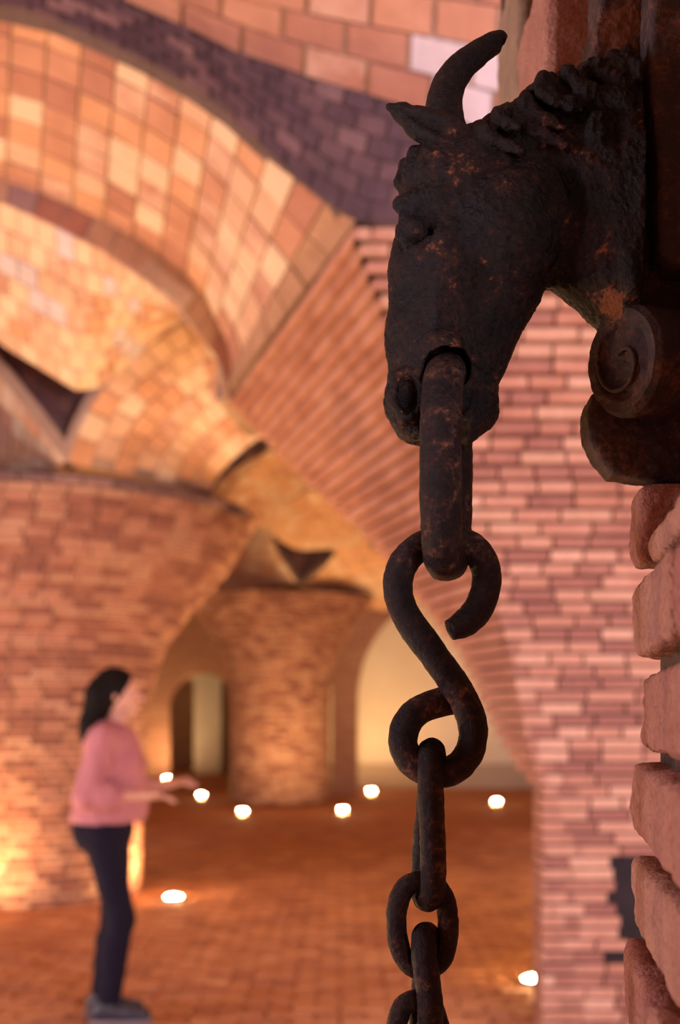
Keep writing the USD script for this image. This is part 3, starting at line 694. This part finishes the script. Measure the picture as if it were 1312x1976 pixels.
# ------------------------------------------------------------------ foreground brick pillar at the right edge
fp = thing('foreground_pillar', 'rough red brick pillar at the right edge that carries the horse head', 'pillar')
NEARB = [brickmat('near_brick_%d' % i, c, scale=30, bump=.9, speck=.35) for i, c in enumerate([
    [(.34,.14,.095),(.45,.21,.145)], [(.37,.165,.11),(.47,.24,.16)], [(.30,.12,.085),(.42,.18,.125)]])]
MORT2 = brickmat('near_mortar', [(.11,.062,.042),(.20,.12,.08)], scale=60, bump=1.0)
face_far, face_near = np.array([.1915, .745]), np.array([.150, .50])
fd = (face_near - face_far); FL = np.linalg.norm(fd); fd /= FL; fn = np.array([fd[1], -fd[0]])      # fn points out of the face
if fn[0] > 0: fn = -fn
def worn_brick(parent, s0, s1, z0, z1, depth, out, seed, mat, name='brick', tilt=0.0, rnd=.006):
    """brick of the near pillar, s along the face from its far edge towards the viewer"""
    sz = np.array([s1-s0, depth, z1-z0]); e = Field(-sz/2 - .012, sz/2 + .012, .0028)
    sl, g = e.cut(-sz, sz)
    q = [np.abs(g[i]) - sz[i]/2 + rnd for i in range(3)]
    e.d = (np.sqrt(sum(np.maximum(x, 0)**2 for x in q)) + np.minimum(np.maximum(np.maximum(q[0], q[1]), q[2]), 0) - rnd).astype(np.float32)
    v, f = e.mesh(); nn = vnormals(v, f); w = v + seed*3.1
    v = v + nn*((meshkit.fbm(w*38, 3, seed) - .5)*.007 + (meshkit.fbm(w*160, 3, seed+1) - .5)*.003)[:, None]
    v[:, 2] += tilt*v[:, 0]
    s = v[:, 0] + (s0+s1)/2; o = out - depth/2 - v[:, 1]
    xy = face_far + s[:, None]*fd + o[:, None]*fn
    vw = np.column_stack([xy, v[:, 2] + (z0+z1)/2])
    obj(name, (vw, fixf(vw, f)), mat, parent, smooth=True)
zy = lambda py: CAMZ + (HZ - py)*face_far[1]/F
edges = [950, 1122, 1290, 1458, 1628, 1796, 1970, 2140]
br = random.Random(11)
for i, (a, b) in enumerate(zip(edges[:-1], edges[1:])):
    g = .0055
    z1, z0 = zy(a) - g, zy(b) + g
    o = [.001, -.002, -.004, .002, .002, .004, .001][i]
    cuts = {0: [0, .065], 2: [0, .055, .24], 5: [0, .15, .3], 1: [0, .2, .32]}.get(i, [0, .30])
    for k, (s0, s1) in enumerate(zip(cuts[:-1], cuts[1:])):
        worn_brick(fp, s0 + (.004 if k else 0), s1 - .004, z0, z1, .11, o + br.uniform(-.002, .003), 20 + i*3 + k, NEARB[(i+k) % 3], tilt=br.uniform(-.02, .02))
pt = lambda s, o: face_far + s*fd + o*fn
worn_brick(fp, .07, .27, zy(1118), zy(1062), .11, -.004, 77, NEARB[1])
c4 = [pt(.012, -.016), pt(.42, -.016), pt(.42, -.7), pt(.012, -.7)]
zc = zy(1110)
obj('mortar_core', join([hexa([(*p, -.05) for p in c4] + [(*p, zc) for p in c4]), box(.215, .9, .33, .76, zc, 5.2)]), MORT2, fp)
# upright bricks of the spreading head behind the horse
def upright(px0, px1, y0, y1, py0, py1, mat, seed, rnd=.008):
    x0, x1 = (px0-W/2)*y0/F, (px1-W/2)*y0/F
    zt, zb = CAMZ + (HZ-py0)*y0/F, CAMZ + (HZ-py1)*y0/F
    sz = np.array([x1-x0, y1-y0, zt-zb]); e = Field(-sz/2 - .012, sz/2 + .012, .004)
    sl, g = e.cut(-sz, sz); q = [np.abs(g[i]) - sz[i]/2 + rnd for i in range(3)]
    e.d = (np.sqrt(sum(np.maximum(x, 0)**2 for x in q)) + np.minimum(np.maximum(np.maximum(q[0], q[1]), q[2]), 0) - rnd).astype(np.float32)
    v, f = e.mesh(); v = v + vnormals(v, f)*((meshkit.fbm(v*60, 4, seed) - .5)*.006)[:, None] + np.array([(x0+x1)/2, (y0+y1)/2, (zt+zb)/2])
    obj('brick', (v, fixf(v, f)), mat, fp, smooth=True)
upright(1054, 1330, .86, 1.0, -120, 400, NEARB[1], 61)
upright(1000, 1300, 1.10, 1.25, -120, 400, brickmat('near_brick_olive', [(.20,.14,.085),(.30,.20,.13)], scale=20, bump=.6), 62)
upright(972, 1300, 1.27, 1.30, -140, 380, MORT2, 63, .004)

# ------------------------------------------------------------------ person walking to the right
per = thing('person', 'person with long dark hair, pink top and dark jeans, arms held forward', 'person', loc=(-1.09, 5.45, 0))
SKIN = plain('skin', (.62,.33,.22), .5, subsurface_weight=.0)
HAIR = plain('hair', (.008,.006,.005), .7, specular_ior_level=.1)
TOP = plain('pink_cotton', (.44,.17,.18), .85)
JEANS = plain('dark_denim', (.014,.012,.022), .95, specular_ior_level=.1)
SHOE = plain('shoe', (.03,.03,.04), .5); SOLE = plain('sole', (.22,.21,.23), .6)
def body_field(step=.008): return Field((-.45, -.40, -.01), (.55, .40, 1.72), step)
b = body_field(.007)
def limb(F_, pts, rads, k=.02, sc=(1, 1, 1)):
    for p, q, r, s in zip(pts[:-1], pts[1:], rads[:-1], rads[1:]): F_.cone(p, r, q, s, k, sc)
LEG = {-1: [(-.03,-.085,.90),(.055,-.075,.49),(.0,-.07,.085)], 1: [(-.02,.085,.90),(.0,.08,.49),(-.06,.08,.085)]}
ARM = {-1: [(-.005,-.175,1.345),(-.075,-.205,1.075),(.17,-.165,1.075)], 1: [(.0,.175,1.345),(-.005,.20,1.08),(.245,.12,1.115)]}
def torso(F_, g=0.0):
    F_.cone((-.025,0,.93), .118+g, (-.01,0,1.10), .098+g, .05, (1, 1.3, 1)); F_.cone((-.01,0,1.10), .098+g, (-.005,0,1.30), .115+g, .05, (1, 1.35, 1))
    for s in (-1, 1): F_.cone((0,.08*s,1.335), .06+g, ARM[s][0], .05+g, .04); F_.ball((.075,.065*s,1.22), .058+g, .03)
    for s in (-1, 1): F_.ball((-.085,.065*s,.90), .085+g, .04)
torso(b)
for s in (-1, 1):
    limb(b, LEG[s], [.078, .052, .034]); b.cone(tuple(np.array(LEG[s][1])*[1,1,.75] + [-.012,0,.02]), .05, tuple(np.array(LEG[s][2]) + [0,0,.15]), .036, .03)
    x, y, _ = LEG[s][2]; b.cone((x-.03,y,.045), .036, (x+.13,y,.028), .026, .02)
    limb(b, ARM[s], [.046, .036, .026])
    # hand: palm, four fingers, thumb
    w = np.array(ARM[s][2]); d_ = w - np.array(ARM[s][1]); d_ /= np.linalg.norm(d_); side = np.cross(d_, [0, 0, 1]); up = np.array([0, 0, 1.0])
    pal = w + d_*.07
    for o in (-.028, -.009, .010, .028): b.cone(w + d_*.01, .020, pal + side*o + d_*.012, .0125, .012)
    for o, L in zip((-.030, -.010, .010, .030), (.055, .072, .078, .068) if s < 0 else (.068, .078, .072, .055)):
        p0 = pal + side*o + d_*.015; p1 = p0 + d_*L*.5 - up*.006; p2 = p1 + d_*L*.42 - up*.022
        b.cone(p0, .0095, p1, .009, .004); b.cone(p1, .009, p2, .0078, .004)
    t0 = w + d_*.03 - side*.03*s; t1 = t0 - side*.022*s + d_*.028 + up*.012; b.cone(t0, .014, t1, .0105, .008); b.cone(t1, .0105, t1 + d_*.03, .009, .004)
b.cone((.0,0,1.36), .052, (.03,0,1.46), .048, .03)
b.ball((.035,0,1.555), (.088,.072,.108), .02); b.cone((.06,0,1.50), .05, (.085,0,1.465), .03, .03)
b.cone((.118,0,1.56), .011, (.142,0,1.527), .014, .012)                                   # nose
b.cone((.121,-.018,1.497), .008, (.121,.018,1.497), .008, .006); b.cone((.118,-.015,1.485), .009, (.118,.015,1.485), .009, .006)
for s in (-1, 1):
    b.ball((.108,.034*s,1.562), (.016,.018,.012), .008, sub=True); b.ball((.098,.034*s,1.562), .0135, .003); b.cone((.112,.018*s,1.583), .008, (.10,.052*s,1.585), .007, .01)
    b.ball((.025,.073*s,1.55), (.02,.010,.032), .01)
v, f = b.mesh(); bd = obj('body', (v, fixf(v, f)), SKIN, per, smooth=True)
h = Field((-.25,-.2,1.2), (.2,.2,1.72), .008)
h.ball((.012,0,1.578), (.102,.088,.105), .02); h.cone((-.05,0,1.55), .075, (-.095,0,1.36), .06, .04, (1, 1.35, 1)); h.cone((-.09,0,1.40), .06, (-.11,0,1.27), .025, .03, (1, 1.5, 1))
h.ball((.10,0,1.535), (.075,.058,.085), .02, sub=True)
v, f = h.mesh(); v = v + vnormals(v, f)*((meshkit.fbm(v*np.array([60, 60, 9]), 3, 1) - .5)*.014)[:, None]; obj('hair', (v, fixf(v, f)), HAIR, per, smooth=True)
t = Field((-.4,-.4,.85), (.35,.4,1.45), .008)
torso(t, .016)
t.cone((-.02,0,1.06), .135, (-.03,0,.96), .155, .04, (1, 1.25, 1)); t.cone((.03,0,1.24), .10, (.06,0,1.02), .115, .05, (1, 1.3, 1))
for s in (-1, 1): limb(t, [ARM[s][0], ARM[s][1], tuple(.6*np.array(ARM[s][1]) + .4*np.array(ARM[s][2]))], [.066, .066, .072])
t.cone((.0,0,1.385), .06, (.06,0,1.45), .05, .01, sub=True)
sl, g = t.cut(np.array([-9, -9, -9.]), np.array([9, 9, 9.])); t.d = np.maximum(t.d, (.945 - g[2]).astype(np.float32))
v, f = t.mesh(); v = v + vnormals(v, f)*((meshkit.fbm(v*np.array([26, 26, 9]), 3, 6) - .5)*.02)[:, None]; obj('top', (v, fixf(v, f)), TOP, per, smooth=True)
j = Field((-.3,-.3,.06), (.3,.3,1.02), .008)
j.cone((-.025,0,.90), .125, (-.02,0,.97), .118, .04, (1, 1.3, 1))
for s in (-1, 1): j.ball((-.085,.065*s,.90), .092, .04); limb(j, LEG[s], [.094, .066, .05], .03); j.cone(tuple(np.array(LEG[s][1]) + [-.03,0,-.12]), .060, tuple(np.array(LEG[s][2]) + [0,0,.05]), .048, .03)
sl, g = j.cut(np.array([-9, -9, -9.]), np.array([9, 9, 9.])); j.d = np.maximum(j.d, (.09 - g[2]).astype(np.float32))
v, f = j.mesh(); v = v + vnormals(v, f)*((meshkit.fbm(v*22, 3, 9) - .5)*.014)[:, None]; obj('jeans', (v, fixf(v, f)), JEANS, per, smooth=True)
for s in (-1, 1):
    x, y, _ = LEG[s][2]; e = Field((x-.14, y-.09, -.005), (x+.24, y+.09, .16), .005)
    e.cone((x-.04,y,.052), .046, (x+.05,y,.05), .045, .02); e.cone((x+.05,y,.05), .044, (x+.165,y,.036), .034, .02); e.cone((x-.015,y,.07), .044, (x-.01,y,.11), .043, .02)
    sl, g = e.cut(np.array([-9, -9, -9.]), np.array([9, 9, 9.])); e.d = np.maximum(e.d, (.016 - g[2]).astype(np.float32))
    v, f = e.mesh(); sh = obj('shoe', (v, fixf(v, f)), SHOE, per, smooth=True)
    so = Polygon([(x-.085,y-.034),(x+.05,y-.042),(x+.15,y-.038),(x+.20,y-.012),(x+.20,y+.012),(x+.15,y+.038),(x+.05,y+.042),(x-.085,y+.034)]).buffer(.002)
    m = trimesh.creation.extrude_polygon(so, .016, engine='earcut'); obj('sole', (np.array(m.vertices), np.array(m.faces)), SOLE, sh, label='pale shoe sole')
